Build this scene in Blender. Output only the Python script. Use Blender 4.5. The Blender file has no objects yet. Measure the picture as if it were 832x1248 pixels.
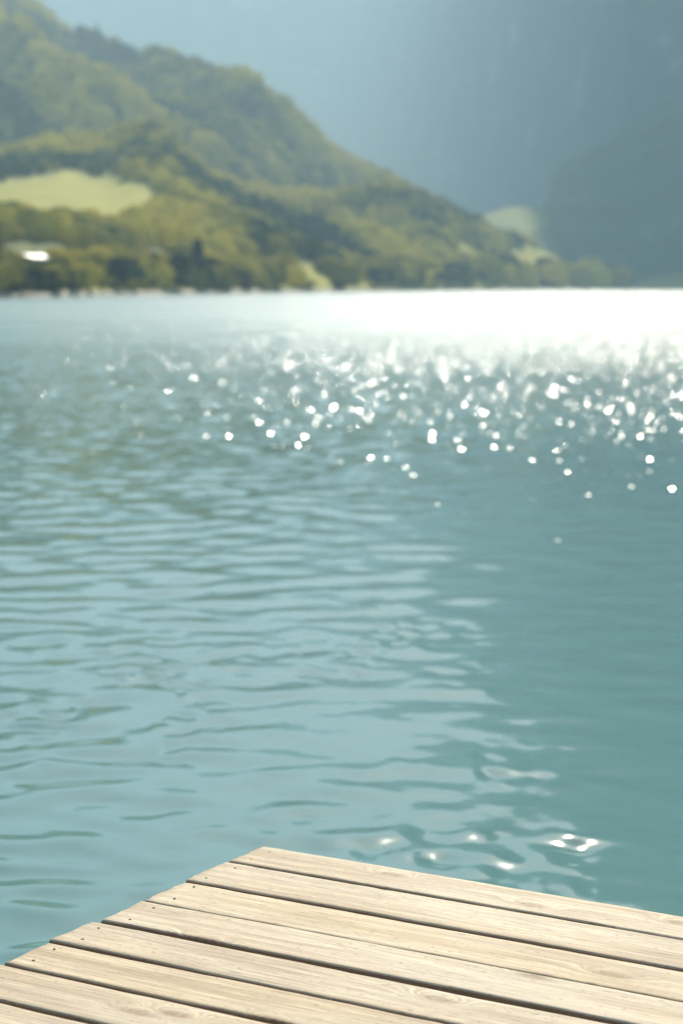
import bpy, math, random
import numpy as np
from mathutils import Vector, Matrix

rng = np.random.default_rng(7)
random.seed(7)
R = math.radians
sc = bpy.context.scene
COL = sc.collection

# ------------------------------------------------------------------ camera, light, exposure
CAM_H = 1.95
F = 2447.0                      # focal length in photo pixels (832 wide)
HZ = 349.0                      # horizon row in the photo
PITCH = math.atan((624 - HZ) / F)

cam = bpy.data.cameras.new('camera')
cam_o = bpy.data.objects.new('camera', cam)
COL.objects.link(cam_o)
sc.camera = cam_o
cam_o.location = (0, 0, CAM_H)
cam_o.rotation_euler = (math.pi / 2 - PITCH, 0, 0)
cam.sensor_fit = 'VERTICAL'
cam.sensor_height = 36.0
cam.sensor_width = 24.0
cam.lens = 36.0 * F / 1248
cam.clip_start = 0.05
cam.clip_end = 40000
cam.dof.use_dof = True
cam.dof.focus_distance = 4.55
cam.dof.aperture_fstop = 3.4
cam.dof.aperture_blades = 0

SUN_EL, SUN_AZ = R(37), R(8.5)
world = bpy.data.worlds.new('World')
sc.world = world
world.use_nodes = True
wn = world.node_tree
bg = wn.nodes['Background']
sky = wn.nodes.new('ShaderNodeTexSky')
sky.sky_type = 'NISHITA'
sky.sun_disc = False
sky.sun_elevation = SUN_EL
sky.sun_rotation = SUN_AZ
sky.altitude = 400
sky.air_density = 1.0
sky.dust_density = 1.8
sky.ozone_density = 1.0
wn.links.new(sky.outputs[0], bg.inputs[0])
bg.inputs[1].default_value = 0.085

sun = bpy.data.lights.new('sun', 'SUN')
sun.energy = 5.0
sun.angle = R(0.53)
sun.color = (1.0, 0.91, 0.76)
sun_o = bpy.data.objects.new('sun', sun)
COL.objects.link(sun_o)
sdir = Vector((math.cos(SUN_EL) * math.sin(SUN_AZ), math.cos(SUN_EL) * math.cos(SUN_AZ), math.sin(SUN_EL)))
sun_o.rotation_euler = (-sdir).to_track_quat('-Z', 'Y').to_euler()

sc.view_settings.view_transform = 'Standard'
sc.view_settings.look = 'None'
sc.view_settings.gamma = 1.0
sc.view_settings.use_curve_mapping = False
sc.view_settings.exposure = 1.18

sc.render.engine = 'CYCLES'
cy = sc.cycles
cy.use_denoising = True
cy.max_bounces = 6
cy.diffuse_bounces = 2
cy.glossy_bounces = 3
cy.transmission_bounces = 2
cy.volume_bounces = 1
cy.transparent_max_bounces = 6
cy.sample_clamp_direct = 0
cy.sample_clamp_indirect = 6
cy.use_adaptive_sampling = False
cy.caustics_reflective = False
cy.caustics_refractive = False


# ------------------------------------------------------------------ helpers
def slope(px, py):
    """photo pixel -> (X/Y, Z/Y) of its sight line"""
    a, b = (px - 416) / F, -(py - 624) / F
    c, s = math.cos(PITCH), math.sin(PITCH)
    y = c + b * s
    return a / y, (-s + b * c) / y


def at(px, py, Y):
    a, b = slope(px, py)
    return Vector((a * Y, Y, CAM_H + b * Y))


def tag(o, label=None, cat=None, group=None, kind=None):
    if label: o['label'] = label
    if cat: o['category'] = cat
    if group: o['group'] = group
    if kind: o['kind'] = kind
    return o


def np_mesh(name, V, Fq, smooth=True, attrs=None):
    """V (n,3); Fq (m,k) faces all with the same corner count"""
    me = bpy.data.meshes.new(name)
    V = np.asarray(V, np.float32)
    Fq = np.asarray(Fq, np.int32)
    m, k = Fq.shape
    me.vertices.add(len(V))
    me.vertices.foreach_set('co', V.ravel())
    me.loops.add(m * k)
    me.loops.foreach_set('vertex_index', Fq.ravel())
    me.polygons.add(m)
    me.polygons.foreach_set('loop_start', np.arange(0, m * k, k, dtype=np.int32))
    me.polygons.foreach_set('loop_total', np.full(m, k, np.int32))
    me.polygons.foreach_set('use_smooth', np.full(m, smooth, bool))
    for an, av in (attrs or {}).items():
        at_ = me.attributes.new(an, 'FLOAT', 'POINT')
        at_.data.foreach_set('value', np.asarray(av, np.float32).ravel())
    me.update(calc_edges=True)
    me.validate()
    return me


def link(name, me, mat=None, parent=None):
    o = bpy.data.objects.new(name, me)
    COL.objects.link(o)
    if mat is not None and len(me.materials) == 0:
        me.materials.append(mat)
    if parent is not None:
        o.parent = parent
    return o


def empty(name, loc, rz=0.0):
    o = bpy.data.objects.new(name, None)
    COL.objects.link(o)
    o.location = loc
    o.rotation_euler = (0, 0, rz)
    o.empty_display_size = 0.2
    return o


def grid_faces(nu, nv):
    """faces of a (nv rows, nu columns) grid"""
    i = np.arange(nu - 1)
    j = np.arange(nv - 1)
    I, J = np.meshgrid(i, j)
    a = (J * nu + I).ravel()
    return np.stack([a, a + 1, a + nu + 1, a + nu], 1)


def vnoise(x, y, seed=0):
    xi, yi = np.floor(x).astype(np.int64), np.floor(y).astype(np.int64)
    fx, fy = x - xi, y - yi
    fx, fy = fx * fx * fx * (fx * (fx * 6 - 15) + 10), fy * fy * fy * (fy * (fy * 6 - 15) + 10)

    def h(a, b):
        n = (a * 374761393 + b * 668265263 + seed * 1442695041) & 0xffffffff
        n = ((n ^ (n >> 13)) * 1274126177) & 0xffffffff
        n = n ^ (n >> 16)
        return (n & 0xffff) / 32767.5 - 1.0
    a, b, c, d = h(xi, yi), h(xi + 1, yi), h(xi, yi + 1), h(xi + 1, yi + 1)
    return (a * (1 - fx) + b * fx) * (1 - fy) + (c * (1 - fx) + d * fx) * fy


def fbm(x, y, oct=4, seed=0, gain=0.5):
    r, a = 0, 1.0
    for o in range(oct):
        r = r + a * vnoise(x * 2 ** o + 17.3 * o, y * 2 ** o - 9.1 * o, seed + o)
        a *= gain
    return r


def sst(a, b, x):
    t = np.clip((x - a) / (b - a), 0, 1)
    return t * t * (3 - 2 * t)


class NT:
    """small node-tree helper"""
    def __init__(self, name):
        self.m = bpy.data.materials.new(name)
        self.m.use_nodes = True
        self.t = self.m.node_tree
        self.b = self.t.nodes['Principled BSDF']
        self.out = self.t.nodes['Material Output']

    def n(self, kind, **kw):
        nd = self.t.nodes.new('ShaderNode' + kind)
        for k, v in kw.items():
            if k.startswith('i_'):
                nd.inputs[k[2:].replace('_', ' ')].default_value = v
            else:
                setattr(nd, k, v)
        return nd

    def l(self, a, b):
        self.t.links.new(a, b)

    def put(self, sock, v):
        if isinstance(v, bpy.types.NodeSocket):
            self.l(v, sock)
        else:
            sock.default_value = v

    def math(self, op, a, b=0.0, c=None, clamp=False):
        nd = self.n('Math', operation=op)
        nd.use_clamp = clamp
        self.put(nd.inputs[0], a)
        self.put(nd.inputs[1], b)
        if c is not None:
            self.put(nd.inputs[2], c)
        return nd.outputs[0]

    def mix(self, f, a, b, mode='MIX'):
        nd = self.n('Mix', data_type='RGBA', blend_type=mode)
        self.put(nd.inputs[0], f)
        for s, v in ((nd.inputs[6], a), (nd.inputs[7], b)):
            if isinstance(v, bpy.types.NodeSocket):
                self.l(v, s)
            else:
                s.default_value = (*v, 1) if len(v) == 3 else v
        return nd.outputs[2]

    def ramp(self, f, stops):
        nd = self.n('ValToRGB')
        self.put(nd.inputs[0], f)
        el = nd.color_ramp.elements
        while len(el) < len(stops):
            el.new(0.5)
        for e, (p, c) in zip(el, stops):
            e.position = p
            e.color = (*c, 1) if not isinstance(c, (int, float)) else (c, c, c, 1)
        return nd.outputs[0]

    def rng(self, v, a, b, c=0.0, d=1.0, smooth=False):
        nd = self.n('MapRange')
        nd.clamp = True
        if smooth:
            nd.interpolation_type = 'SMOOTHSTEP'
        self.put(nd.inputs[0], v)
        for k, x in zip((1, 2, 3, 4), (a, b, c, d)):
            nd.inputs[k].default_value = x
        return nd.outputs[0]

    def noise(self, vec, scale, detail=3, rough=0.5, dim='3D', w=None, dist=0.0):
        nd = self.n('TexNoise', noise_dimensions=dim)
        if vec is not None:
            self.l(vec, nd.inputs['Vector'])
        nd.inputs['Scale'].default_value = scale
        nd.inputs['Detail'].default_value = detail
        nd.inputs['Roughness'].default_value = rough
        nd.inputs['Distortion'].default_value = dist
        if w is not None:
            self.put(nd.inputs['W'], w)
        return nd

    def mapping(self, vec, scale=(1, 1, 1), loc=(0, 0, 0), rot=(0, 0, 0)):
        nd = self.n('Mapping')
        self.l(vec, nd.inputs['Vector'])
        nd.inputs['Scale'].default_value = scale
        nd.inputs['Location'].default_value = loc
        nd.inputs['Rotation'].default_value = rot
        return nd.outputs[0]


# ------------------------------------------------------------------ materials
def mat_water():
    T = NT('lake_water')
    geo = T.n('NewGeometry')
    P = geo.outputs['Position']
    sep = T.n('SeparateXYZ')
    T.l(P, sep.inputs[0])
    Y = sep.outputs['Y']
    # colour of the glacial water: milky turquoise with slow patches
    big = T.noise(P, 0.05, 2).outputs['Fac']
    col = T.mix(T.rng(big, 0.35, 0.65), WATER_A, WATER_B)
    T.l(col, T.b.inputs['Base Color'])
    T.b.inputs['IOR'].default_value = 1.333
    # wind: calm by the pier, ruffled farther out (waves too small for the mesh)
    patch = T.noise(T.mapping(P, (0.02, 0.05, 1)), 1.0, 2).outputs['Fac']
    Yp = T.math('MULTIPLY', Y, T.rng(patch, 0.3, 0.7, 0.8, 1.25))
    rip = T.noise(T.mapping(P, (1.0, 0.8, 1)), 3.3, 2, 0.55)
    sub = T.n('VectorMath', operation='SUBTRACT')
    T.l(rip.outputs['Color'], sub.inputs[0])
    sub.inputs[1].default_value = (0.5, 0.5, 0.5)
    s2 = T.n('SeparateXYZ')
    T.l(sub.outputs[0], s2.inputs[0])
    amp = T.rng(Yp, 10, 60, AMP0, AMP1)
    nx = T.math('MULTIPLY', s2.outputs['X'], amp)
    ny = T.math('MULTIPLY', s2.outputs['Y'], amp)
    # steep little wavelets: each cell of ruffled water may carry one facet with its own tilt
    vor = T.n('TexVoronoi', feature='F1')
    T.l(T.mapping(P, (17.0, 9.0, 0)), vor.inputs['Vector'])
    vor.inputs['Scale'].default_value = 1.0
    vc = T.n('SeparateColor')
    T.l(vor.outputs['Color'], vc.inputs[0])
    occ = T.math('GREATER_THAN', T.rng(Yp, 15, 47, 0.0, 1.0), T.math('POWER', vc.outputs[2], 0.45))
    fac = T.math('MULTIPLY', occ, T.rng(vor.outputs['Distance'], 0.42, 0.30, 0, 1))
    fx = T.math('MULTIPLY', T.math('SUBTRACT', vc.outputs[0], 0.5), 0.55)
    fy = T.math('SUBTRACT', T.math('MULTIPLY', T.math('SUBTRACT', vc.outputs[1], 0.5), 0.55), 0.18)
    # hair-fine ripples riding on the swell
    fin = T.noise(T.mapping(P, (9, 15, 1)), 1.0, 3, 0.6)
    s3 = T.n('SeparateXYZ')
    T.l(fin.outputs['Color'], s3.inputs[0])
    fam = T.rng(T.noise(T.mapping(P, (0.7, 0.4, 1)), 1.0, 2).outputs['Fac'], 0.35, 0.65, 0.03, 0.13)
    nx = T.math('ADD', nx, T.math('MULTIPLY', T.math('SUBTRACT', s3.outputs['X'], 0.5), fam))
    ny = T.math('ADD', ny, T.math('MULTIPLY', T.math('SUBTRACT', s3.outputs['Y'], 0.5), fam))
    nx = T.math('ADD', nx, T.math('MULTIPLY', fx, fac))
    ny = T.math('ADD', ny, T.math('MULTIPLY', fy, fac))
    cmb = T.n('CombineXYZ')
    T.l(nx, cmb.inputs[0])
    T.l(ny, cmb.inputs[1])
    add = T.n('VectorMath', operation='ADD')
    T.l(geo.outputs['Normal'], add.inputs[0])
    T.l(cmb.outputs[0], add.inputs[1])
    nrm = T.n('VectorMath', operation='NORMALIZE')
    T.l(add.outputs[0], nrm.inputs[0])
    T.l(nrm.outputs[0], T.b.inputs['Normal'])
    r = T.math('MAXIMUM', T.rng(Yp, 14, 115, R0, R1), T.math('MULTIPLY', fac, 0.15))
    T.l(r, T.b.inputs['Roughness'])
    return T.m


WATER_A, WATER_B = (0.070, 0.162, 0.155), (0.088, 0.188, 0.176)
AMP0, AMP1 = 0.04, 1.0
R0, R1 = 0.085, 0.25


def mat_wood(base=(0.57, 0.46, 0.295), dark=(0.33, 0.24, 0.14), lightc=(0.60, 0.515, 0.37)):
    T = NT('weathered_plank_wood')
    tc = T.n('TexCoord')
    oi = T.n('ObjectInfo')
    rnd = oi.outputs['Random']
    off = T.n('CombineXYZ')
    T.l(T.math('MULTIPLY', rnd, 37.0), off.inputs[0])
    T.l(T.math('MULTIPLY', rnd, 91.0), off.inputs[1])
    T.l(T.math('MULTIPLY', rnd, 13.0), off.inputs[2])
    add = T.n('VectorMath', operation='ADD')
    T.l(tc.outputs['Object'], add.inputs[0])
    T.l(off.outputs[0], add.inputs[1])
    V = add.outputs[0]
    # knots bend the grain
    kv = T.mapping(V, (2.6, 7.5, 0.01))
    vor = T.n('TexVoronoi', feature='F1', voronoi_dimensions='2D')
    T.l(kv, vor.inputs['Vector'])
    vor.inputs['Scale'].default_value = 1.0
    kd = vor.outputs['Distance']
    sel = T.math('GREATER_THAN', T.n('SeparateColor').outputs[0], 0.0)
    sc_ = T.n('SeparateColor')
    T.l(vor.outputs['Color'], sc_.inputs[0])
    sel = T.math('GREATER_THAN', sc_.outputs[0], 0.62)
    near = T.math('MULTIPLY', T.rng(kd, 0.0, 0.34, 1, 0, True), sel)
    bend = T.math('MULTIPLY', near, 0.05)
    bc = T.n('CombineXYZ')
    T.l(bend, bc.inputs[1])
    add2 = T.n('VectorMath', operation='ADD')
    T.l(V, add2.inputs[0])
    T.l(bc.outputs[0], add2.inputs[1])
    V2 = add2.outputs[0]
    g1 = T.noise(T.mapping(V2, (1.3, 34, 34)), 1.0, 4, 0.6, dist=0.4).outputs['Fac']
    g2 = T.noise(T.mapping(V2, (5, 190, 190)), 1.0, 3, 0.6).outputs['Fac']
    g3 = T.noise(T.mapping(V2, (14, 420, 420)), 1.0, 2, 0.5).outputs['Fac']
    blot = T.noise(T.mapping(V, (1.2, 6, 6)), 1.0, 3).outputs['Fac']
    col = T.mix(T.rng(g1, 0.36, 0.62), dark, base)
    col = T.mix(T.rng(blot, 0.45, 0.72, 0, 0.75), col, lightc)
    col = T.mix(T.rng(g2, 0.36, 0.58, 0.62, 0), col, (0.22, 0.155, 0.09))
    col = T.mix(T.rng(g3, 0.38, 0.58, 0.40, 0), col, (0.20, 0.145, 0.09))
    # checks: thin dark drying cracks along the grain
    cr = T.noise(T.mapping(V2, (0.9, 60, 60)), 1.0, 2, 0.5).outputs['Fac']
    crack = T.rng(T.math('ABSOLUTE', T.math('SUBTRACT', cr, 0.5)), 0.0, 0.010, 1, 0)
    crm = T.rng(T.noise(T.mapping(V, (2.2, 9, 9)), 1.0, 2).outputs['Fac'], 0.55, 0.66)
    crack = T.math('MULTIPLY', crack, crm)
    col = T.mix(T.math('MULTIPLY', crack, 0.75), col, (0.14, 0.10, 0.065))
    # sun-bleached grey areas, stronger on some boards
    gw = T.noise(T.mapping(V, (0.8, 4.5, 4.5), (3, 1, 0)), 1.0, 4, 0.65).outputs['Fac']
    col = T.mix(T.rng(gw, 0.48, 0.70, 0, 0.4), col, (0.38, 0.345, 0.285))
    st = T.noise(T.mapping(V, (3.0, 16, 16), (7, 2, 0)), 1.0, 4, 0.7).outputs['Fac']
    col = T.mix(T.rng(st, 0.60, 0.74, 0, 0.45), col, (0.26, 0.175, 0.10))
    # knot colour with rings
    kk = T.math('MULTIPLY', T.rng(kd, 0.03, 0.17, 1, 0, True), sel)
    rings = T.math('SINE', T.math('MULTIPLY', kd, 130))
    kk2 = T.math('MULTIPLY', kk, T.rng(rings, -1, 1, 0.65, 1.0))
    kn = T.noise(V, 60, 3).outputs['Fac']
    kk2 = T.math('MULTIPLY', kk2, T.rng(kn, 0.35, 0.6, 0.6, 1.0))
    col = T.mix(kk2, col, (0.15, 0.075, 0.03))
    # board to board difference
    hsv = T.n('HueSaturation')
    T.l(col, hsv.inputs['Color'])
    T.l(T.rng(rnd, 0, 1, 0.95, 1.05), hsv.inputs['Value'])
    T.l(T.rng(T.math('FRACT', T.math('MULTIPLY', rnd, 7.7)), 0, 1, 0.92, 1.1), hsv.inputs['Saturation'])
    # weather gets into the cut ends
    so = T.n('SeparateXYZ')
    T.l(tc.outputs['Object'], so.inputs[0])
    en = T.math('ADD', so.outputs['X'], T.math('MULTIPLY', T.math('SUBTRACT', T.noise(V, 45, 3).outputs['Fac'], 0.5), 0.09))
    ends = T.rng(en, -0.01, 0.035, 0.7, 0.0)
    # dirty flecks
    fl = T.noise(T.mapping(V, (45, 110, 110)), 1.0, 3, 0.7).outputs['Fac']
    col = T.mix(T.rng(fl, 0.59, 0.68, 0, 0.7), T.mix(ends, hsv.outputs[0], (0.27, 0.21, 0.14)), (0.16, 0.115, 0.07))
    # the sawn sides in the gaps are mixed towards a darker brown than the tops
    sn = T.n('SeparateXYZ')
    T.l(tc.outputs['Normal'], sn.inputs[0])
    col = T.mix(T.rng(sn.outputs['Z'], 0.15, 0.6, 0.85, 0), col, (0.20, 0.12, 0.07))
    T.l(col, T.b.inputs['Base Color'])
    T.b.inputs['Roughness'].default_value = 0.72
    T.b.inputs['Specular IOR Level'].default_value = 0.35
    h = T.math('ADD', T.math('MULTIPLY', g1, 1.0), T.math('MULTIPLY', g2, 0.7))
    h = T.math('ADD', h, T.math('MULTIPLY', g3, 0.35))
    h = T.math('SUBTRACT', h, T.math('MULTIPLY', crack, 1.2))
    bp = T.n('Bump')
    bp.inputs['Strength'].default_value = 0.5
    bp.inputs['Distance'].default_value = 0.0022
    T.l(h, bp.inputs['Height'])
    T.l(bp.outputs[0], T.b.inputs['Normal'])
    return T.m


def mat_simple(name, col, rough=0.8, var=0.25, scale=3.0, bump=0.0, spec=0.5, metallic=0.0):
    T = NT(name)
    tc = T.n('TexCoord')
    n = T.noise(tc.outputs['Object'], scale, 4).outputs['Fac']
    c2 = tuple(c * (1 - var) for c in col)
    c3 = tuple(min(1, c * (1 + var)) for c in col)
    T.l(T.mix(T.rng(n, 0.3, 0.7), c2, c3), T.b.inputs['Base Color'])
    T.b.inputs['Roughness'].default_value = rough
    T.b.inputs['Specular IOR Level'].default_value = spec
    T.b.inputs['Metallic'].default_value = metallic
    if bump:
        bp = T.n('Bump')
        bp.inputs['Strength'].default_value = bump
        bp.inputs['Distance'].default_value = 0.02
        T.l(n, bp.inputs['Height'])
        T.l(bp.outputs[0], T.b.inputs['Normal'])
    return T.m


def mat_land(name, ground, meadow, patch_scale=0.02):
    """hillside soil and undergrowth; the 'meadow' attribute marks mown grass"""
    T = NT(name)
    geo = T.n('NewGeometry')
    P = geo.outputs['Position']
    n = T.noise(P, patch_scale, 5, 0.6).outputs['Fac']
    g = T.mix(T.rng(n, 0.35, 0.65), tuple(c * 0.7 for c in ground), tuple(c * 1.35 for c in ground))
    a = T.n('Attribute', attribute_name='meadow')
    n2 = T.noise(P, 0.06, 4).outputs['Fac']
    md = T.mix(T.rng(n2, 0.35, 0.65), tuple(c * 0.88 for c in meadow), tuple(c * 1.12 for c in meadow))
    T.l(T.mix(a.outputs['Fac'], g, md), T.b.inputs['Base Color'])
    T.b.inputs['Roughness'].default_value = 0.95
    T.b.inputs['Specular IOR Level'].default_value = 0.1
    return T.m


def mat_rock(name, forest, rock):
    T = NT(name)
    geo = T.n('NewGeometry')
    P = geo.outputs['Position']
    n = T.noise(T.mapping(P, (1, 1, 1.7)), 0.009, 6, 0.68).outputs['Fac']
    n2 = T.noise(P, 0.03, 5, 0.6).outputs['Fac']
    c = T.mix(T.rng(n2, 0.3, 0.7), tuple(x * 0.7 for x in forest), tuple(x * 1.3 for x in forest))
    T.l(T.mix(T.rng(n, 0.55, 0.68), c, rock), T.b.inputs['Base Color'])
    T.b.inputs['Roughness'].default_value = 0.95
    T.b.inputs['Specular IOR Level'].default_value = 0.1
    return T.m


def mat_leaf(name, col, col2, trans=0.35, attr=True):
    T = NT(name)
    T.t.nodes.remove(T.b)
    if attr:
        f = T.n('Attribute', attribute_name='tint').outputs['Fac']
    else:
        f = T.n('ObjectInfo').outputs['Random']
    c = T.mix(f, col, col2)
    d = T.n('BsdfDiffuse')
    t = T.n('BsdfTranslucent')
    T.l(c, d.inputs[0])
    T.l(T.mix(0.5, c, (0.9, 1.0, 0.35), 'MULTIPLY'), t.inputs[0])
    m = T.n('MixShader')
    m.inputs[0].default_value = trans
    T.l(d.outputs[0], m.inputs[1])
    T.l(t.outputs[0], m.inputs[2])
    T.l(m.outputs[0], T.out.inputs[0])
    return T.m


# ------------------------------------------------------------------ lake
def build_lake():
    az = np.linspace(R(-34), R(34), 640)
    r = np.exp(np.linspace(math.log(1.6), math.log(230.0), 1500))
    A, Rr = np.meshgrid(az, r)
    X = np.tan(A) * Rr
    Y = Rr
    Z = np.zeros_like(X)
    wr = np.random.default_rng(11)
    dr = Rr * (math.log(230 / 1.6) / 1500)
    # patchy strength of the ripples
    wind = 0.65 + 0.45 * fbm(X * 0.16, Y * 0.10, 3, 5)
    dist = np.clip((Y - 3.5) / 12, 0, 1)
    wind = np.clip(wind, 0.12, 1.4) * (0.55 + 0.75 * dist)
    for i in range(80):
        lam = math.exp(wr.uniform(math.log(0.10), math.log(0.85)))
        th = wr.normal(R(96), R(34))
        k = 2 * math.pi / lam
        ph = wr.uniform(0, 2 * math.pi)
        s = SLOPE * (lam / 0.5) ** (-0.38)
        if lam < 0.22:
            s *= 0.6
        res = np.clip((lam / dr - 4) / 9, 0, 1)
        near = np.exp(-(Y / 7.5) ** 2)
        s = s * (1 + 1.1 * near if lam < 0.32 else 1 - 0.55 * near if lam > 0.55 else 1)
        # slow phase wander keeps the crests short and uneven
        wob = 1.8 * vnoise(X / (lam * 3.2), Y / (lam * 3.2), 40 + i)
        Z += res * wind * (s / k) * np.sin(k * (X * math.cos(th) + Y * math.sin(th)) + ph + wob)
    # small cross ripples in a few places close to the pier
    spots = [(0.35, 7.6, .5, 1.6), (0.75, 6.4, .5, 1.0), (1.15, 5.7, .45, .6), (1.5, 5.2, .3, .5), (-1.35, 6.4, .45, 1.4), (-1.0, 9.5, .6, 1.6), (0.2, 10.5, .5, 1.6)]
    msk = np.zeros_like(X)
    for sx, sy, rx, ry in spots:
        msk = np.maximum(msk, np.exp(-((X - sx) / rx) ** 2 - ((Y - sy) / ry) ** 2))
    msk *= sst(-0.35, 0.45, fbm(X * 3.0, Y * 1.6, 3, 66))
    for i in range(26):
        lam = wr.uniform(0.13, 0.30)
        th = wr.uniform(0, 2 * math.pi)
        k = 2 * math.pi / lam
        Z += msk * (0.040 / k) * np.sin(k * (X * math.cos(th) + Y * math.sin(th)) + wr.uniform(0, 6.28))
    fade = np.clip((215 - Y) / 40, 0, 1)
    Z *= fade
    # the outline row and columns stay flat, so the far sheet joins without a step
    Z[0, :] = Z[-1, :] = 0
    Z[:, 0] = Z[:, -1] = 0
    V = np.stack([X, Y, Z], -1).reshape(-1, 3)
    nv, nu = X.shape
    Fq = grid_faces(nu, nv)
    # rest of the lake: strips that share the outline of the fine part
    base = len(V)
    t = math.tan(R(34))
    extra = np.array([
        [-4500, 230, 0], [-230 * t, 230, 0], [230 * t, 230, 0], [4500, 230, 0],
        [-4500, 4200, 0], [-230 * t, 4200, 0], [230 * t, 4200, 0], [4500, 4200, 0],
        [-4500, -600, 0], [4500, -600, 0], [-1.6 * t, 1.6, 0], [1.6 * t, 1.6, 0],
        [-4500, 1.6, 0], [4500, 1.6, 0], [-1.6 * t, -600, 0], [1.6 * t, -600, 0]], float)
    e = lambda q: base + q
    ex = [[e(0), e(1), e(5), e(4)], [e(1), e(2), e(6), e(5)], [e(2), e(3), e(7), e(6)],
          [e(12), e(10), e(1), e(0)], [e(11), e(13), e(3), e(2)],
          [e(8), e(14), e(10), e(12)], [e(14), e(15), e(11), e(10)], [e(15), e(9), e(13), e(11)]]
    V = np.vstack([V, extra])
    Fq = np.vstack([Fq, np.array(ex)])
    me = np_mesh('water', V, Fq)
    o = link('water', me, mat_water())
    tag(o, kind='structure')


SLOPE = 0.0142
build_lake()

# lake bed and valley floor sheet under everything
me = np_mesh('ground', [(-9000, -900, -6), (9000, -900, -6), (9000, 9000, -6), (-9000, 9000, -6)], [(0, 1, 2, 3)])
tag(link('ground', me, mat_simple('lake_bed', (0.12, 0.11, 0.08), 0.95, 0.2, 0.05)), kind='structure')


# ------------------------------------------------------------------ terrain layers
def profile(pts):
    q = np.array([slope(*p) for p in pts])
    o = np.argsort(q[:, 0])
    return q[o, 0], q[o, 1]


def px2t(xs):
    return [slope(x, 300)[0] for x in xs]


SHORE_X = px2t([-900, -200, 0, 80, 130, 250, 400, 500, 600, 745, 900])
SHORE_Y = [210, 262, 322, 340, 395, 470, 598, 780, 960, 1190, 1230]


def shore(t):
    return np.interp(t, SHORE_X, SHORE_Y)


class Layer:
    def __init__(self, name, prof, y0, y1, x_rng, nu, nv, mat, base=0.0, power=1.0, rough=1.0, nscale=0.006,
                 seed=1, gully=0.0, back=0.6, meadow=None, floor=-3.0, flat=0.0, even=None):
        tx = np.linspace(slope(x_rng[0], 300)[0], slope(x_rng[1], 300)[0], nu)
        v = np.concatenate([np.linspace(0, 1, nv), 1 + np.linspace(0.03, back, nv // 4)])
        pt, pz = profile(prof)
        ridge = np.interp(tx, pt, pz)
        # round the corners of the drawn ridge line
        k = np.ones(5) / 5
        ridge = np.convolve(np.pad(ridge, 2, 'edge'), k, 'valid')
        Y0 = y0(tx) if callable(y0) else np.full(nu, float(y0))
        Y1 = y1(tx) if callable(y1) else np.full(nu, float(y1))
        T, Vv = np.meshgrid(tx, v)
        Yv = Y0 + (Y1 - Y0) * Vv
        zr = CAM_H + ridge * Y1
        vv = np.clip(Vv, 0, 1)
        g = np.clip((vv - flat) / (1 - flat), 0, 1) ** power
        Z = base + (zr - base) * g
        bk = np.clip(Vv - 1, 0, None)
        Z = Z - (zr - base) * (bk / back) ** 1.5 * 1.1
        X = T * Yv
        env = np.clip(g * 4, 0, 1) * np.abs(zr - base) ** 0.5
        n = fbm(X * nscale, Yv * nscale, 5, seed, 0.5)
        gl = 1 - np.abs(fbm(X * nscale * 0.55 + Yv * nscale * 0.35, Yv * nscale * 0.25 - X * nscale * 0.1, 3, seed + 9)) * 2
        damp = 1 - 0.75 * np.exp(-((Vv - 1) / 0.12) ** 2)
        if meadow is not None:
            M = meadow(T, (Z - CAM_H) / Yv, X, Yv)
            calm = even(T, (Z - CAM_H) / Yv) if even else M
        else:
            M = calm = np.zeros_like(X)
        Z = Z + env * damp * (1 - 0.96 * calm) * (rough * n + gully * gl)
        Z = np.maximum(Z, floor)
        self.X, self.Y, self.Z, self.M = X, Yv, Z, M
        self.tx, self.v, self.T = tx, v, T
        V = np.stack([X, Yv, Z], -1).reshape(-1, 3)
        nvt, nut = X.shape
        me = np_mesh(name, V, grid_faces(nut, nvt), True, {'meadow': M.ravel()})
        self.o = tag(link(name, me, mat), kind='structure')

    def sample(self, t, v):
        """bilinear height at column t, row v"""
        fi = np.interp(t, self.tx, np.arange(len(self.tx)))
        fj = np.interp(v, self.v, np.arange(len(self.v)))
        i, j = np.minimum(fi.astype(int), len(self.tx) - 2), np.minimum(fj.astype(int), len(self.v) - 2)
        a, b = fi - i, fj - j

        def g(Q):
            return (Q[j, i] * (1 - a) + Q[j, i + 1] * a) * (1 - b) + (Q[j + 1, i] * (1 - a) + Q[j + 1, i + 1] * a) * b
        return g(self.X), g(self.Y), g(self.Z), g(self.M)


def px_blob(T, E, pts, outer=1.12, inner=0.88):
    """soft mask from ellipses given as photo px (cx, cy, rx, ry); evaluated on bearing and height angle of the ground"""
    m = np.zeros_like(T)
    w = 0.18 * fbm(T * 90, E * 90, 3, 77)
    for cx, cy_, rx, ry in pts:
        a, b = slope(cx, cy_)
        d = np.sqrt(((T - a) / (rx / F)) ** 2 + ((E - b) / (ry / F)) ** 2) + w
        m = np.maximum(m, 1 - sst(inner, outer, d))
    return m


land_mat = mat_land('forest_floor_and_meadow', (0.12, 0.13, 0.04), (0.27, 0.25, 0.04))
farland_mat = mat_land('far_meadow_land', (0.055, 0.075, 0.03), (0.15, 0.165, 0.045))
rock_mat = mat_rock('shaded_mountain_side', (0.035, 0.06, 0.04), (0.17, 0.175, 0.165))

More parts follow.
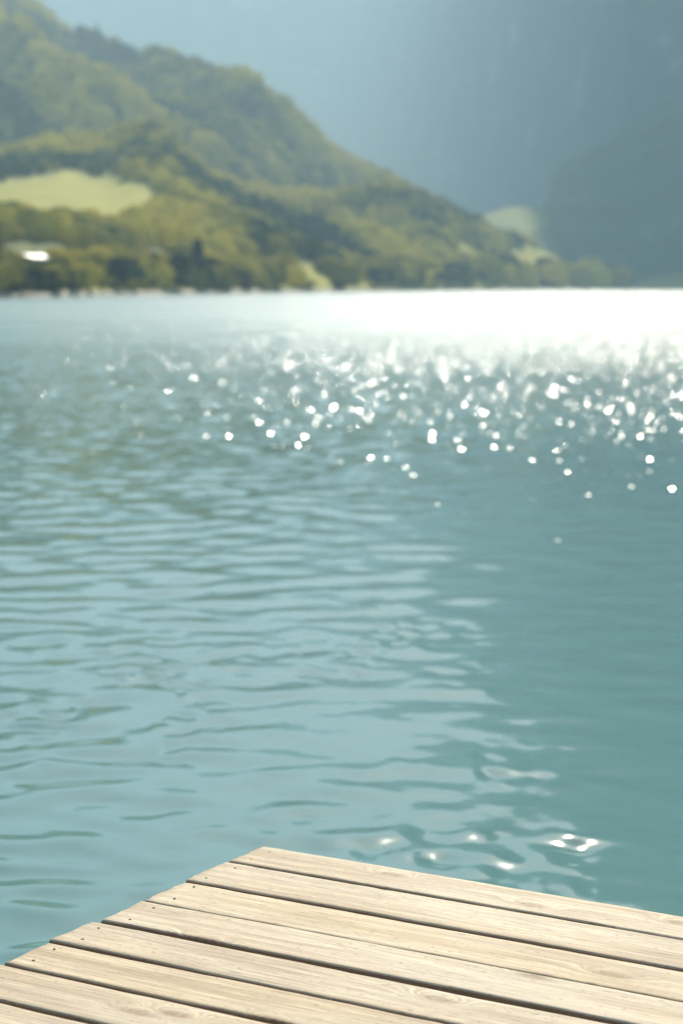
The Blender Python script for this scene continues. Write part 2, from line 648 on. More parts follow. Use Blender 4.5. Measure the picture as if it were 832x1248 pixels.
BACK = [(-1400, -200), (-500, -60), (-200, -20), (0, -8), (30, -6), (55, 4), (75, 25), (100, 32), (130, 40), (165, 60), (200, 70),
        (225, 80), (245, 92), (265, 90), (300, 97), (325, 112), (340, 125), (365, 152), (390, 182), (420, 208), (450, 228),
        (480, 243), (520, 290), (560, 330), (600, 352)]
hill_back = Layer('hills', BACK, lambda t: np.interp(t, px2t([0, 200, 300, 600]), [1050, 1120, 1210, 1250]),
                  lambda t: np.interp(t, px2t([-200, 100, 220, 320, 600]), [1900, 1850, 1620, 1480, 1450]),
                  (-1000, 620), 360, 110, land_mat, base=20, power=1.0, rough=1.3, gully=2.8, nscale=0.0065, seed=3)

FRONT = [(-1400, 160), (-300, 190), (0, 186), (60, 176), (130, 172), (165, 158), (200, 160), (222, 176), (240, 196), (262, 214),
         (300, 228), (330, 237), (400, 246), (440, 240), (470, 234), (500, 237), (540, 252), (590, 280), (640, 303), (680, 316),
         (700, 326), (725, 340), (745, 351), (790, 356)]


BIG_MEADOW = [(66, 250, 118, 33), (-60, 254, 90, 33), (160, 257, 36, 13)]


def front_meadow(T, E, X, Y):
    m = px_blob(T, E, BIG_MEADOW)
    m = np.maximum(m, px_blob(T, E, [(375, 345, 60, 7), (430, 344, 60, 8), (590, 346, 110, 7), (690, 330, 50, 11),
                                     (620, 318, 70, 10), (480, 348, 60, 6)]))
    return np.maximum(m, sst(70, 40, Y - shore(T)) * (0.7 + 0.3 * np.sin(X * 0.11)))


hill_front = Layer('hills', FRONT, lambda t: shore(t) + 4, lambda t: np.maximum(1130, shore(t) + 170), (-1000, 790), 520, 200,
                   land_mat, base=1.2, power=1.18, rough=0.9, gully=1.2, nscale=0.010, seed=21, meadow=front_meadow, even=lambda T, E: px_blob(T, E, BIG_MEADOW, 2.4, 0.9), back=0.35)

# low bank: from the water up to the foot of the hill
tt = np.linspace(slope(-1000, 300)[0], slope(790, 300)[0], 500)
rows = []
for dy, z in ((-3, -2.0), (-0.5, 0.0), (0.4, 0.35), (1.2, 0.62), (2.6, 0.8), (4.5, 1.15), (8, 1.3)):
    wv = 1.2 * fbm(tt * 260, tt * 0 + dy * 0.05, 3, 9)
    Yr = shore(tt) + dy + wv
    rows.append(np.stack([tt * Yr, Yr, np.full_like(tt, z) + 0.12 * vnoise(tt * 900, tt * 0 + dy, 4) * (z > 0.1)], 1))
V = np.concatenate(rows)
me = np_mesh('shore_bank', V, grid_faces(500, len(rows)))
bank = link('shore_bank', me, mat_simple('pale_gravel_bank', (0.30, 0.265, 0.20), 0.9, 0.35, 0.35))
tag(bank, kind='structure')

# small sunny hill behind the point, and low meadow on the far right shore
L3 = Layer('hills', [(500, 352), (545, 300), (590, 262), (620, 253), (655, 252), (672, 268), (700, 330), (720, 354)], 1270, 1500,
           (500, 722), 90, 50, farland_mat, base=2, power=0.8, rough=0.5, nscale=0.012, seed=41,
           meadow=lambda T, E, X, Y: px_blob(T, E, [(628, 268, 42, 16), (600, 290, 40, 12)]))
L4 = Layer('shore_meadow', [(765, 352), (785, 340), (820, 333), (900, 330), (1200, 320), (1500, 320)], 1235, 1330, (760, 1500), 90, 24,
           farland_mat, base=-0.5, power=0.8, rough=0.1, nscale=0.02, seed=51, meadow=lambda T, E, X, Y: np.clip(0.75 + 0.5 * fbm(X * .03, Y * .03, 3, 6), 0, 1))

# dark wooded spur on the right, tall mountain above it and a far one closing the valley
SPUR = [(560, 352), (640, 349), (652, 300), (662, 240), (672, 205), (700, 192), (740, 176), (790, 145), (850, 100), (960, 30), (1150, -60),
        (1500, -180), (2000, -220)]
Layer('mountain', SPUR, 1420, 1640, (600, 2000), 220, 110, rock_mat, base=-4, power=0.75, rough=1.3, gully=1.6, nscale=0.005, seed=61)
MTN = [(250, 352), (300, 200), (340, 60), (380, -20), (430, -60), (480, -115), (540, -210), (600, -360), (680, -570), (800, -850), (1000, -950),
       (1400, -980), (2200, -1000), (3000, -960)]
Layer('mountain', MTN, lambda t: np.interp(t, px2t([250, 450, 600, 760, 1000]), [5200, 4200, 3150, 2000, 1700]),
      lambda t: np.interp(t, px2t([250, 450, 600, 760, 1000]), [6000, 4900, 3750, 2600, 2300]),
      (240, 3000), 320, 160, rock_mat, base=-5, power=0.85, rough=0.45, gully=0.0, nscale=0.0024, seed=71)
FAR = [(-2600, -180), (-1500, -140), (-700, -90), (-200, -70), (50, -60), (180, -50), (330, -60), (470, -100), (600, -160), (900, -300), (1300, -300)]
Layer('mountain', FAR, 4300, 5100, (-2500, 1300), 200, 80, rock_mat, base=-5, power=0.9, rough=2.5, gully=3.0, nscale=0.0016, seed=81)


# ------------------------------------------------------------------ forest masses on the hills
def ico(sub=1):
    import bmesh
    bm = bmesh.new()
    bmesh.ops.create_icosphere(bm, subdivisions=sub, radius=1.0)
    V = np.array([v.co[:] for v in bm.verts])
    Fc = np.array([[v.index for v in f.verts] for f in bm.faces])
    bm.free()
    return V, Fc


ICO_V, ICO_F = ico(2)


def crown_templates():
    out = []
    for s in range(5):
        r = np.random.default_rng(100 + s)
        V = ICO_V.copy()
        n = r.normal(0, 1, (6, 3))
        n /= np.linalg.norm(n, axis=1)[:, None]
        bump = 1 + 0.34 * np.max(np.clip(V @ n.T, 0, 1) ** 6, axis=1) + r.uniform(-0.16, 0.16, len(V))
        V = V * bump[:, None]
        if s >= 3:      # conifer
            h = (V[:, 2] + 1.3) / 2.6
            w = np.clip(1.05 - h, 0.05, 1) * 0.95
            V = np.stack([V[:, 0] * w, V[:, 1] * w, V[:, 2] * 1.6], 1)
        V[:, 2] -= V[:, 2].min() + 0.25
        out.append(V)
    return out


CT = crown_templates()


HOUSE_T, HOUSE_Y = slope(40, 313)[0], 420


def forest(name, layer, n, t_rng, v_rng, size, mat, conifer=0.25, seed=0, label=None, keep=None, dens=0.011):
    r = np.random.default_rng(seed)
    t = r.uniform(slope(t_rng[0], 300)[0], slope(t_rng[1], 300)[0], n)
    v = r.uniform(v_rng[0], v_rng[1], n)
    X, Y, Z, M = layer.sample(t, v)
    cl = fbm(X * dens, Y * dens, 3, seed + 5)
    ok = (M < 0.15) & (Z > 0.5)
    ok &= (cl > -1.3) & ~((np.abs(X / Y - HOUSE_T) < 0.012) & (Y < HOUSE_Y + 4))
    if keep is not None:
        ok &= keep(X, Y, t, v, r)
    X, Y, Z, cl = X[ok], Y[ok], Z[ok], cl[ok]
    Vs, Fs, Ts = [], [], []
    off = 0
    hue = fbm((X + 0.35 * Y) * dens * 1.7, (Y - 0.3 * X) * dens * 0.8, 4, seed + 31, 0.65)
    kind = np.where(r.random(len(X)) + 0.35 * hue < conifer, r.integers(3, 5, len(X)), r.integers(0, 3, len(X)))
    for i in range(len(X)):
        T = CT[kind[i]]
        s = size * r.uniform(0.6, 1.3) * (0.75 if kind[i] >= 3 else 1)
        a = r.uniform(0, 6.283)
        c, sn = math.cos(a), math.sin(a)
        hgt = s * r.uniform(0.9, 1.3)
        W = np.stack([(T[:, 0] * c - T[:, 1] * sn) * s + X[i], (T[:, 0] * sn + T[:, 1] * c) * s + Y[i], T[:, 2] * hgt + Z[i]], 1)
        Vs.append(W)
        Fs.append(ICO_F + off)
        off += len(T)
        tint = np.clip(0.52 + 0.85 * hue[i] + r.normal(0, 0.14) - (0.35 if kind[i] >= 3 else 0), 0, 1)
        Ts.append(np.full(len(T), tint))
    me = np_mesh(name, np.concatenate(Vs), np.concatenate(Fs), False, {'tint': np.concatenate(Ts)})
    o = link(name, me, mat)
    tag(o, label, 'forest', None, 'stuff')


leaf_forest = mat_leaf('forest_foliage', (0.035, 0.075, 0.045), (0.62, 0.52, 0.10), 0.64)
forest('forest', hill_front, 9500, (-330, 760), (0.13, 1.03), 2.5, leaf_forest, -0.1, 5, 'mixed green woods covering the lower hillside around the meadow')
forest('forest', hill_back, 9000, (-330, 560), (0.0, 1.05), 4.6, leaf_forest, 0.0, 6, 'hazy woods covering the high ridge behind the meadow hill')


# ------------------------------------------------------------------ shoreline trees, one by one
bark = mat_simple('tree_bark', (0.10, 0.075, 0.05), 0.9, 0.3, 4)
LEAF = {
    'dark': mat_leaf('dark_foliage', (0.018, 0.032, 0.018), (0.035, 0.055, 0.028), 0.2),
    'green': mat_leaf('green_foliage', (0.06, 0.09, 0.035), (0.12, 0.14, 0.05), 0.4),
    'olive': mat_leaf('olive_foliage', (0.12, 0.12, 0.04), (0.20, 0.185, 0.06), 0.45),
    'yellow': mat_leaf('yellow_foliage', (0.24, 0.22, 0.045), (0.38, 0.34, 0.07), 0.5),
}


def tube_pts(path, radii, seg=7):
    Vs, Fs = [], []
    path = [Vector(p) for p in path]
    for i, p in enumerate(path):
        d = (path[min(i + 1, len(path) - 1)] - path[max(i - 1, 0)]).normalized()
        q = d.to_track_quat('Z', 'Y')
        for k in range(seg):
            a = 2 * math.pi * k / seg
            Vs.append(p + q @ Vector((math.cos(a) * radii[i], math.sin(a) * radii[i], 0)))
    for i in range(len(path) - 1):
        for k in range(seg):
            Fs.append((i * seg + k, i * seg + (k + 1) % seg, (i + 1) * seg + (k + 1) % seg, (i + 1) * seg + k))
    return [tuple(v) for v in Vs], Fs


def tree_meshes(kind, seed):
    """unit-height tree: (trunk mesh, crown mesh)"""
    r = np.random.default_rng(seed)
    TV, TF = [], []

    def add(path, radii):
        v, f = tube_pts(path, radii)
        o = len(TV)
        TV.extend(v)
        TF.extend([tuple(q + o for q in ff) for ff in f])
    lobes = []
    if kind == 'conifer':
        add([(0, 0, -0.05), (0.005, 0, 0.3), (0, 0.005, 0.7), (0, 0, 0.98)], [0.028, 0.022, 0.012, 0.002])
        for j in range(11):
            h = 0.12 + 0.84 * j / 11
            w = 0.20 * (1 - h) ** 0.8 + 0.012
            for k in range(max(3, 7 - j // 2)):
                a = r.uniform(0, 6.28)
                lobes.append((math.cos(a) * w * .62, math.sin(a) * w * .62, h + r.uniform(-.02, .02), w * .55, 0.045))
                if k < 3:
                    add([(0, 0, h), (math.cos(a) * w, math.sin(a) * w, h - 0.02)], [0.006, 0.001])
    elif kind == 'bush':
        for k in range(5):
            a = r.uniform(0, 6.28)
            add([(0, 0, -0.05), (math.cos(a) * .12, math.sin(a) * .12, .35), (math.cos(a) * .3, math.sin(a) * .3, .7)], [0.03, 0.02, 0.006])
        for k in range(16):
            a, q = r.uniform(0, 6.28), r.uniform(0, 0.42)
            lobes.append((math.cos(a) * q, math.sin(a) * q, r.uniform(0.16, 0.82 - 0.5 * q), r.uniform(.14, .22), r.uniform(.12, .18)))
    else:
        tall = kind == 'tall'
        add([(0, 0, -0.05), (0.01, 0.01, 0.25), (0.0, 0.02, 0.6), (0.01, 0, 0.85)], [0.035, 0.028, 0.016, 0.004])
        wmax = 0.17 if tall else 0.33
        for k in range(20):
            a = r.uniform(0, 6.28)
            h = r.uniform(0.20, 0.90)
            w = wmax * math.sin(math.pi * min(1, (h - 0.05) / 0.95)) ** 0.6 * r.uniform(0.3, 1.0)
            lobes.append((math.cos(a) * w, math.sin(a) * w, h, r.uniform(.08, .13) * (0.75 if tall else 1), r.uniform(.07, .11)))
            if k % 3 == 0:
                add([(0, 0, h * 0.6), (math.cos(a) * w * .5, math.sin(a) * w * .5, h * .85), (math.cos(a) * w, math.sin(a) * w, h)], [0.014, 0.009, 0.003])
    tr = np_mesh('trunk', TV, TF)
    # leaves: small tilted quads spread through each lobe
    per = 110
    Vs, Ts = [], []
    for (x, y, z, rw, rh) in lobes:
        d = r.normal(0, 1, (per, 3))
        d /= np.linalg.norm(d, axis=1)[:, None]
        d *= (r.uniform(0.25, 1.0, per) ** 0.45)[:, None]
        c = np.stack([x + d[:, 0] * rw, y + d[:, 1] * rw, z + d[:, 2] * rh], 1)
        u = r.normal(0, 1, (per, 3))
        u /= np.linalg.norm(u, axis=1)[:, None]
        w = np.cross(u, r.normal(0, 1, (per, 3)))
        w /= np.linalg.norm(w, axis=1)[:, None]
        s = r.uniform(0.014, 0.026, per)[:, None] * (0.8 if kind == 'conifer' else 1.25)
        q = np.stack([c - u * s - w * s * .7, c + u * s - w * s * .7, c + u * s + w * s * .7, c - u * s + w * s * .7], 1)
        Vs.append(q.reshape(-1, 3))
        Ts.append(np.repeat(np.clip(r.uniform(0, 1) * .6 + r.uniform(0, .4, per), 0, 1), 4))
    V = np.concatenate(Vs)
    V[:, 2] = np.maximum(V[:, 2], 0.0)
    n = len(V) // 4
    cr = np_mesh('crown', V, np.arange(n * 4).reshape(n, 4), False, {'tint': np.concatenate(Ts)})
    return tr, cr


TREES = {}
CAT = {'tall': 'tree', 'round': 'tree', 'conifer': 'tree', 'bush': 'bush'}
NAME = {'tall': 'broadleaf_tree', 'round': 'broadleaf_tree', 'conifer': 'conifer_tree', 'bush': 'bush'}


def shore_tree(px, top, width, kind, colour, back, label, seed):
    """back = metres behind the waterline"""
    key = (kind, colour, seed % 3)
    if key not in TREES:
        tr, cr = tree_meshes(kind, 300 + seed % 3 * 7 + len(kind))
        tr.materials.append(bark)
        cr.materials.append(LEAF[colour])
        TREES[key] = (tr, cr)
    tr, cr = TREES[key]
    t = slope(px, 340)[0]
    Y = float(shore(t)) + 4 + 0.35 * back
    z0 = 1.2
    # stand on the hill layer when far enough back
    v = (Y - float(shore(t)) - 4) / (max(1130, float(shore(t)) + 170) - float(shore(t)) - 4)
    if v > 0:
        z0 = float(hill_front.sample(np.array([t]), np.array([v]))[2][0])
    ztop = CAM_H + slope(px, top)[1] * Y
    h = max(2.0, ztop - z0)
    natural = {'tall': 0.42, 'round': 0.82, 'conifer': 0.40, 'bush': 1.05}[kind]
    w = (width * (1.55 if colour == 'dark' else 1.3) / F * Y) / natural
    e = empty(NAME[kind], (t * Y, Y, z0 - 0.1), (seed * 2.4) % 6.28)
    e.scale = (w, w, h)
    for m_, nm in ((tr, 'trunk'), (cr, 'crown')):
        link(nm, m_, None, e)
    tag(e, label, CAT[kind], 'trees and bushes along the far shore')


TL = [
    (4, 318, 34, 'round', 'yellow', 14, 'yellow-green tree at the left edge of the photo, above the shore'),
    (-30, 312, 40, 'round', 'green', 16, 'green shore tree cut off by the left photo edge'),
    (12, 340, 40, 'bush', 'dark', 6, 'low dark bush by the water at the far left'),
    (26, 330, 26, 'bush', 'olive', 10, 'olive bush below the white roofed house'),
    (44, 326, 18, 'tall', 'dark', 8, 'slim dark tree right under the white roofed house'),
    (62, 320, 32, 'round', 'yellow', 12, 'bright yellow-green tree just right of the house'),
    (62, 343, 36, 'bush', 'dark', 5, 'low dark waterside bush under the bright yellow tree'),
    (84, 322, 30, 'round', 'yellow', 14, 'second yellow tree right of the house, next to a dark green one'),
    (86, 345, 24, 'bush', 'olive', 6, 'olive waterside bush where the bank begins to show'),
    (108, 322, 24, 'round', 'green', 16, 'grey-green tree between the yellow trees and the pale shrub'),
    (126, 332, 20, 'bush', 'yellow', 10, 'pale yellow shrub left of the broad green tree'),
    (143, 312, 24, 'tall', 'dark', 16, 'dark upright tree forming the left half of a green pair'),
    (162, 311, 30, 'round', 'green', 14, 'broad green tree forming the right half of a pair'),
    (155, 338, 18, 'bush', 'yellow', 7, 'small light shrub in front of the broad green tree'),
    (183, 318, 24, 'round', 'olive', 18, 'soft olive tree right of the broad green pair'),
    (201, 316, 20, 'round', 'yellow', 20, 'light yellow-green tree left of the dark tall tree'),
    (217, 306, 19, 'tall', 'dark', 10, 'tall dark narrow tree left of the pointed conifer'),
    (230, 312, 18, 'round', 'olive', 22, 'brownish olive tree wedged between two dark trees'),
    (241, 286, 20, 'conifer', 'dark', 30, 'tallest pointed dark conifer rising above the shore trees'),
    (247, 312, 34, 'round', 'dark', 10, 'broad dark tree standing in front of the pointed conifer'),
    (274, 328, 32, 'bush', 'olive', 12, 'wide olive bush right of the broad dark tree'),
    (297, 326, 28, 'round', 'olive', 20, 'olive brown tree between the wide bush and the small dark tree'),
    (299, 343, 20, 'bush', 'dark', 8, 'dark low bush at the water, middle of the shore'),
    (318, 338, 22, 'bush', 'yellow', 8, 'yellow shrub left of the small dark tree'),
    (338, 330, 18, 'tall', 'dark', 8, 'small lone dark tree at the start of the shore meadow'),
    (322, 324, 28, 'round', 'olive', 30, 'pale brown tree behind the small lone dark tree'),
    (368, 338, 34, 'bush', 'olive', 24, 'flat olive bush on the shore meadow'),
    (408, 343, 34, 'bush', 'dark', 16, 'long low dark bush on the shore meadow'),
    (432, 334, 22, 'round', 'yellow', 26, 'pale yellow tree left of the brown dark pair'),
    (456, 324, 18, 'tall', 'dark', 14, 'dark narrow tree, left one of the brown dark pair'),
    (471, 326, 18, 'round', 'dark', 16, 'dark rounder tree, right one of the brown dark pair'),
    (491, 336, 24, 'bush', 'dark', 12, 'dark shrub between the brown pair and the big copse'),
    (512, 324, 16, 'round', 'olive', 34, 'brownish tree at the left end of the big dark copse'),
    (527, 320, 26, 'round', 'dark', 18, 'left dark round tree of the big copse'),
    (545, 317, 28, 'round', 'dark', 22, 'middle and highest dark round tree of the big copse'),
    (563, 319, 26, 'round', 'dark', 18, 'dark round tree right of the middle of the big copse'),
    (579, 322, 20, 'round', 'dark', 20, 'right end dark tree of the big copse'),
    (608, 338, 22, 'bush', 'olive', 20, 'olive bush on the grassy point right of the copse'),
    (664, 340, 26, 'bush', 'dark', 14, 'dark bush near the tip of the grassy point'),
]
for i, a in enumerate(TL):
    shore_tree(*a, seed=i)


def thicket():
    r = np.random.default_rng(55)
    n = 1050
    px = r.uniform(-260, 760, n)
    t = np.array([slope(q, 330)[0] for q in px])
    back = r.uniform(3, 55, n)
    ext = np.interp(px, [-260, 110, 270, 330, 345, 440, 470, 600, 760], [1, 1, .9, .6, .12, .1, .35, .2, .15])
    ok = r.random(n) < ext
    # the bank stays open where the photo shows it
    ok &= ~((px > 95) & (px < 700) & (back < 9))
    ok &= ~((np.abs(t - HOUSE_T) < 0.010) & (back > 30))
    t, back, px = t[ok], back[ok], px[ok]
    Y = shore(t) + back
    X = t * Y
    v = (Y - shore(t) - 4) / (np.maximum(1130, shore(t) + 170) - shore(t) - 4)
    Z = hill_front.sample(t, np.clip(v, 0, 1))[2]
    Vs, Fs, Ts = [], [], []
    off = 0
    hue = fbm(X * 0.05, Y * 0.05, 2, 91)
    for i in range(len(X)):
        T = CT[r.integers(0, 3)]
        s = r.uniform(1.3, 3.1) * (Y[i] / 450)
        a = r.uniform(0, 6.283)
        c, sn = math.cos(a), math.sin(a)
        Vs.append(np.stack([(T[:, 0] * c - T[:, 1] * sn) * s + X[i], (T[:, 0] * sn + T[:, 1] * c) * s + Y[i], T[:, 2] * s * .95 + Z[i]], 1))
        Fs.append(ICO_F + off)
        off += len(T)
        Ts.append(np.full(len(T), np.clip(0.5 + 0.6 * hue[i] + r.normal(0, .2), 0, 1)))
    me = np_mesh('shrubs', np.concatenate(Vs), np.concatenate(Fs), False, {'tint': np.concatenate(Ts)})
    tag(link('shrubs', me, mat_leaf('shrub_foliage', (0.16, 0.15, 0.03), (0.66, 0.54, 0.09), 0.66)),
        'tangled yellow-green shrubs filling the far shore between the trees', 'shrubs', None, 'stuff')


thicket()


# ------------------------------------------------------------------ houses
def box_mesh(name, sx, sy, sz, z0=0.0, cx=0.0, cyy=0.0):
    x0, x1, y0, y1, z1 = cx - sx / 2, cx + sx / 2, cyy - sy / 2, cyy + sy / 2, z0 + sz
    V = [(x0, y0, z0), (x1, y0, z0), (x1, y1, z0), (x0, y1, z0), (x0, y0, z1), (x1, y0, z1), (x1, y1, z1), (x0, y1, z1)]
    Fq = [(0, 3, 2, 1), (4, 5, 6, 7), (0, 1, 5, 4), (1, 2, 6, 5), (2, 3, 7, 6), (3, 0, 4, 7)]
    return np_mesh(name, V, Fq, False)


wall_m = mat_simple('white_render_wall', (0.72, 0.70, 0.66), 0.8, 0.06, 0.6)
roof_m = mat_simple('pale_metal_roof', (0.62, 0.60, 0.57), 0.34, 0.06, 0.8, metallic=0.85)
tile_m = mat_simple('pale_grey_tiles', (0.45, 0.44, 0.42), 0.6, 0.1, 1.5)
glass_m = mat_simple('dark_window_glass', (0.03, 0.035, 0.04), 0.1, 0.1, 1)
frame_m = mat_simple('white_window_frame', (0.7, 0.7, 0.68), 0.5, 0.05, 2)
door_m = mat_simple('brown_door_wood', (0.16, 0.09, 0.05), 0.6, 0.2, 3)
brick_m = mat_simple('chimney_stone', (0.35, 0.30, 0.26), 0.85, 0.2, 3)


def house(name, px, py_roof, Y, L, D, H, pitch, label, cat, rm=None):
    """py_roof: photo row of the middle of the roof slope"""
    rise = math.tan(pitch) * D / 2
    # walk back along the sight line until the wall foot meets the hillside
    t_ = slope(px, py_roof)[0]
    for Y in np.arange(float(shore(t_)) + 8, 1400, 2.0):
        p = at(px, py_roof, Y)
        s0 = float(shore(t_)) + 4
        v_ = (Y - s0) / (max(1130, s0 + 166) - s0)
        if float(hill_front.sample(np.array([t_]), np.array([v_]))[2][0]) >= p.z - H - rise / 2 - 0.2:
            break
    # turn the roof so that it lies between the sun and the lake
    v = -p.normalized()
    h = (v + sdir).normalized()
    rz = math.atan2(h.x, -h.y)
    z0 = p.z - H - rise / 2
    e = empty(name, (p.x, p.y, z0), rz)
    # walls with gables
    x, y = L / 2, D / 2
    V = [(-x, -y, -1.5), (x, -y, -1.5), (x, y, -1.5), (-x, y, -1.5), (-x, -y, H), (x, -y, H), (x, y, H), (-x, y, H), (-x, 0, H + rise), (x, 0, H + rise)]
    me = bpy.data.meshes.new('wall')
    me.from_pydata(V, [], [(0, 1, 5, 4), (2, 3, 7, 6), (1, 2, 6, 9, 5), (3, 0, 4, 8, 7), (0, 3, 2, 1)])
    link('wall', me, wall_m, e)
    o, th = 0.35, 0.16
    k = math.tan(pitch)
    ys, ye = -(y + o), y + o
    zb = H - k * o
    prof = [(ys, zb + 0.02), (0, H + rise + 0.02), (ye, zb + 0.02), (ye, zb + 0.02 + th), (0, H + rise + th + 0.02), (ys, zb + 0.02 + th)]
    V = [(-x - o, a, b) for a, b in prof] + [(x + o, a, b) for a, b in prof]
    me = bpy.data.meshes.new('roof')
    me.from_pydata(V, [], [(0, 1, 7, 6), (1, 2, 8, 7), (2, 3, 9, 8), (3, 4, 10, 9), (4, 5, 11, 10), (5, 0, 6, 11),
                           (0, 5, 4, 1), (1, 4, 3, 2), (6, 7, 10, 11), (7, 8, 9, 10)])
    ro = link('roof', me, rm or roof_m, e)
    link('chimney', box_mesh('chimney', 0.6, 0.6, 1.3, H + rise - 0.5, x * 0.5, 0.5), brick_m, ro)
    for q in (-0.6, 0.15, 0.62):
        w = link('window', box_mesh('window', 0.9, 0.05, 0.85, H * 0.42, x * q, -y - 0.02), glass_m, e)
        link('frame', box_mesh('frame', 1.06, 0.04, 0.08, H * 0.42 - 0.09, x * q, -y - 0.03), frame_m, w)
    link('door', box_mesh('door', 0.95, 0.06, min(2.0, H - 0.4), 0.0, -x * 0.22, -y - 0.02), door_m, e)
    tag(e, label, cat)
    return e


house('house', 40, 313, 500, 4.6, 5.0, 2.0, R(13.5), 'small house with a pale roof glaring white in the sun above the left shore', 'house')
house('cottage', 507, 309, 860, 3.6, 3.4, 2.2, R(13.5), 'tiny pale cottage on the wooded hill above the big dark copse', 'cottage', tile_m)
house('cottage', 623, 320, 1010, 3.4, 3.2, 2.2, R(13.5), 'tiny pale cottage on the slope right of the big dark copse', 'cottage', tile_m)


# ------------------------------------------------------------------ dock
DECK_H = 0.52
HD = CAM_H - DECK_H


def ground_hit(px, py, z):
    a, b = slope(px, py)
    Y = (z - CAM_H) / b
    return Vector((a * Y, Y, z))


corner = ground_hit(320, 1031.5, DECK_H)
EDGE = R(-149.3)                    # bearing (clockwise from +Y) of the left edge, towards the camera
ed = Vector((math.sin(EDGE), math.cos(EDGE), 0))
bd = Vector((math.sin(R(120.4)), math.cos(R(120.4)), 0))
dock = empty('dock', corner, math.atan2(bd.y, bd.x))
tag(dock, 'weathered pale wooden plank dock reaching into the lake in the foreground', 'dock')
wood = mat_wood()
beam_m = mat_simple('dark_wet_beam', (0.13, 0.09, 0.06), 0.8, 0.3, 6, 0.4)
nail_m = mat_simple('rusty_nail', (0.09, 0.055, 0.04), 0.6, 0.3, 40)
LEN = 4.3
# local axes of the dock: +x along the boards, -y along the left edge towards the camera
# (gap positions measured along the left edge, metres from the corner)
gaps = [0.156, 0.343, 0.523, 0.700, 0.868, 1.035, 1.215]
while len(gaps) < 27:
    gaps.append(gaps[-1] + 0.174 + random.uniform(-0.006, 0.006))
gapw = [0.011, 0.014, 0.012, 0.021, 0.016, 0.019, 0.018] + [0.017] * 30


def plank_mesh(L, W, th, seed):
    r = np.random.default_rng(seed)
    ny, nx = 9, 110
    yy = np.linspace(-W / 2, W / 2, ny)
    prof = []
    c = 0.0045
    prof += [(-W / 2, -th), (-W / 2, -c), (-W / 2 + c * 0.35, -c * 0.35), (-W / 2 + c, 0)]
    prof += [(q, 0) for q in np.linspace(-W / 2 + 0.014, W / 2 - 0.014, 7)]
    prof += [(W / 2 - c, 0), (W / 2 - c * 0.35, -c * 0.35), (W / 2, -c), (W / 2, -th)]
    prof = np.array(prof)
    m = len(prof)
    xs = np.concatenate([[0, 0.0015, 0.005], np.linspace(0.02, L - 0.02, nx), [L - 0.005, L - 0.0015, L]])
    cup = r.uniform(-0.0012, 0.0022)
    V = np.zeros((len(xs), m, 3))
    sag = 0.0015 * fbm(xs * 1.1, xs * 0 + seed, 2, seed)
    ea = 0.0022 * fbm(xs * 2.0, xs * 0, 3, seed + 1) + 0.0014 * vnoise(xs * 22, xs * 0, seed + 3)
    eb = 0.0022 * fbm(xs * 2.0, xs * 0 + 5, 3, seed + 2) + 0.0014 * vnoise(xs * 22, xs * 0 + 3, seed + 4)
    for i, x in enumerate(xs):
        endr = {0: 0.0035, 1: 0.0015, 2: 0.0003}.get(i, 0) or {0: 0.0035, 1: 0.0015, 2: 0.0003}.get(len(xs) - 1 - i, 0)
        p = prof.copy()
        side = (p[:, 0] / (W / 2))
        p[:, 0] += np.where(side > 0, eb[i] * side, -ea[i] * side * -1 * -1)
        z = p[:, 1] + sag[i] + cup * (side ** 2) - endr * (p[:, 1] > -th / 2)
        jag = 0.0045 * vnoise(p[:, 0] * 70, p[:, 1] * 40, seed + 8) if i < 3 or i > len(xs) - 4 else 0
        V[i, :, 0] = x + jag + (p[:, 0] * r_skew(seed) if True else 0)
        V[i, :, 1] = p[:, 0]
        V[i, :, 2] = z
    Vf = V.reshape(-1, 3)
    Fq = []
    for i in range(len(xs) - 1):
        for j in range(m):
            k = (j + 1) % m
            Fq.append((i * m + j, (i + 1) * m + j, (i + 1) * m + k, i * m + k))
    me = bpy.data.meshes.new('plank')
    caps = [tuple(range(m)), tuple(reversed([(len(xs) - 1) * m + j for j in range(m)]))]
    me.from_pydata([tuple(q) for q in Vf], [], Fq + caps)
    flat_side = {0, m - 2, m - 1}
    me.polygons.foreach_set('use_smooth', [(q % m) not in flat_side for q in range(len(Fq))] + [False, False])
    me.update()
    return me


def r_skew(seed):
    return ((seed * 37) % 11 - 5) * 0.004


prev = 0.0
edges = []
for i, g in enumerate(gaps):
    edges.append((prev, g - gapw[i] / 2))
    prev = g + gapw[i] / 2
nail_me = None
import bmesh


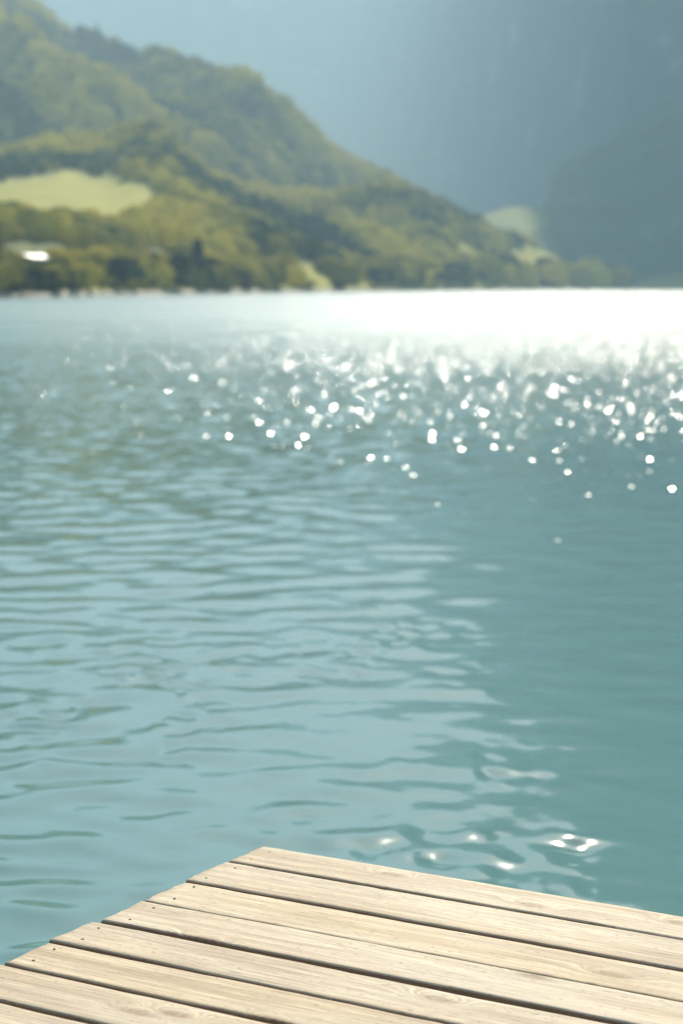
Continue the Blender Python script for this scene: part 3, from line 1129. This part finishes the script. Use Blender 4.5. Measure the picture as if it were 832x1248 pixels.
def make_nail():
    bm = bmesh.new()
    bmesh.ops.create_cone(bm, cap_ends=True, segments=14, radius1=0.0032, radius2=0.0027, depth=0.0016)
    bmesh.ops.bevel(bm, geom=[e for e in bm.edges if e.calc_length() < 0.0016 and abs(e.verts[0].co.z - e.verts[1].co.z) < 1e-5 and e.verts[0].co.z > 0],
                    offset=0.0004, segments=1, affect='EDGES')
    me = bpy.data.meshes.new('nail')
    bm.to_mesh(me)
    bm.free()
    me.materials.append(nail_m)
    return me


nail_me = make_nail()
starts = [0.0, -0.007, 0.002, 0.006, -0.004, 0.006, -0.005]
for i, (a, b) in enumerate(edges):
    W = b - a
    x0 = starts[i] if i < len(starts) else random.uniform(-0.005, 0.005)
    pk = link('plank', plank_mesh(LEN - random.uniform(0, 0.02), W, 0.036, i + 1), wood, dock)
    pk.location = (x0, -(a + b) / 2, 0)
    for nxp in ((0.05, 2.1, 4.2) if i < 12 else (0.05,)):
        for s in (-1, 1):
            nl = link('nail', nail_me, None, pk)
            nl.location = (nxp + random.uniform(-.012, .012), s * W * 0.29 + random.uniform(-.008, .008), 0.0008 + 0.0005)
tot = edges[-1][1]
for x in (0.16, 2.1, 4.05):
    me = box_mesh('joist', 0.09, tot - 0.10, 0.15, -0.036 - 0.152, x, -(tot) / 2)
    link('joist', me, beam_m, dock)
for x in (0.24, 2.18, 3.95):
    for y in (-0.25, -2.4, -4.45):
        v, f = tube_pts([(x, y, -3.2), (x, y, -1.0), (x + .004, y, -0.19)], [0.085, 0.082, 0.078], 16)
        me = np_mesh('post', v, f)
        link('post', me, beam_m, dock)

# ------------------------------------------------------------------ haze
HAZE_TOP = 1290.0
me = box_mesh('haze', 17000, 9900, HAZE_TOP + 8, -7.0, 0, 4000)
hm = bpy.data.materials.new('haze_air')
hm.use_nodes = True
t = hm.node_tree
t.nodes.remove(t.nodes['Principled BSDF'])
pv = t.nodes.new('ShaderNodeVolumePrincipled')
pv.inputs['Color'].default_value = (0.62, 0.86, 1.0, 1)
pv.inputs['Density'].default_value = 0.00026
pv.inputs['Anisotropy'].default_value = 0.0
t.links.new(pv.outputs[0], t.nodes['Material Output'].inputs['Volume'])
hz = link('haze', me, hm)
tag(hz, kind='stuff', label='pale blue haze over the lake and the mountains')
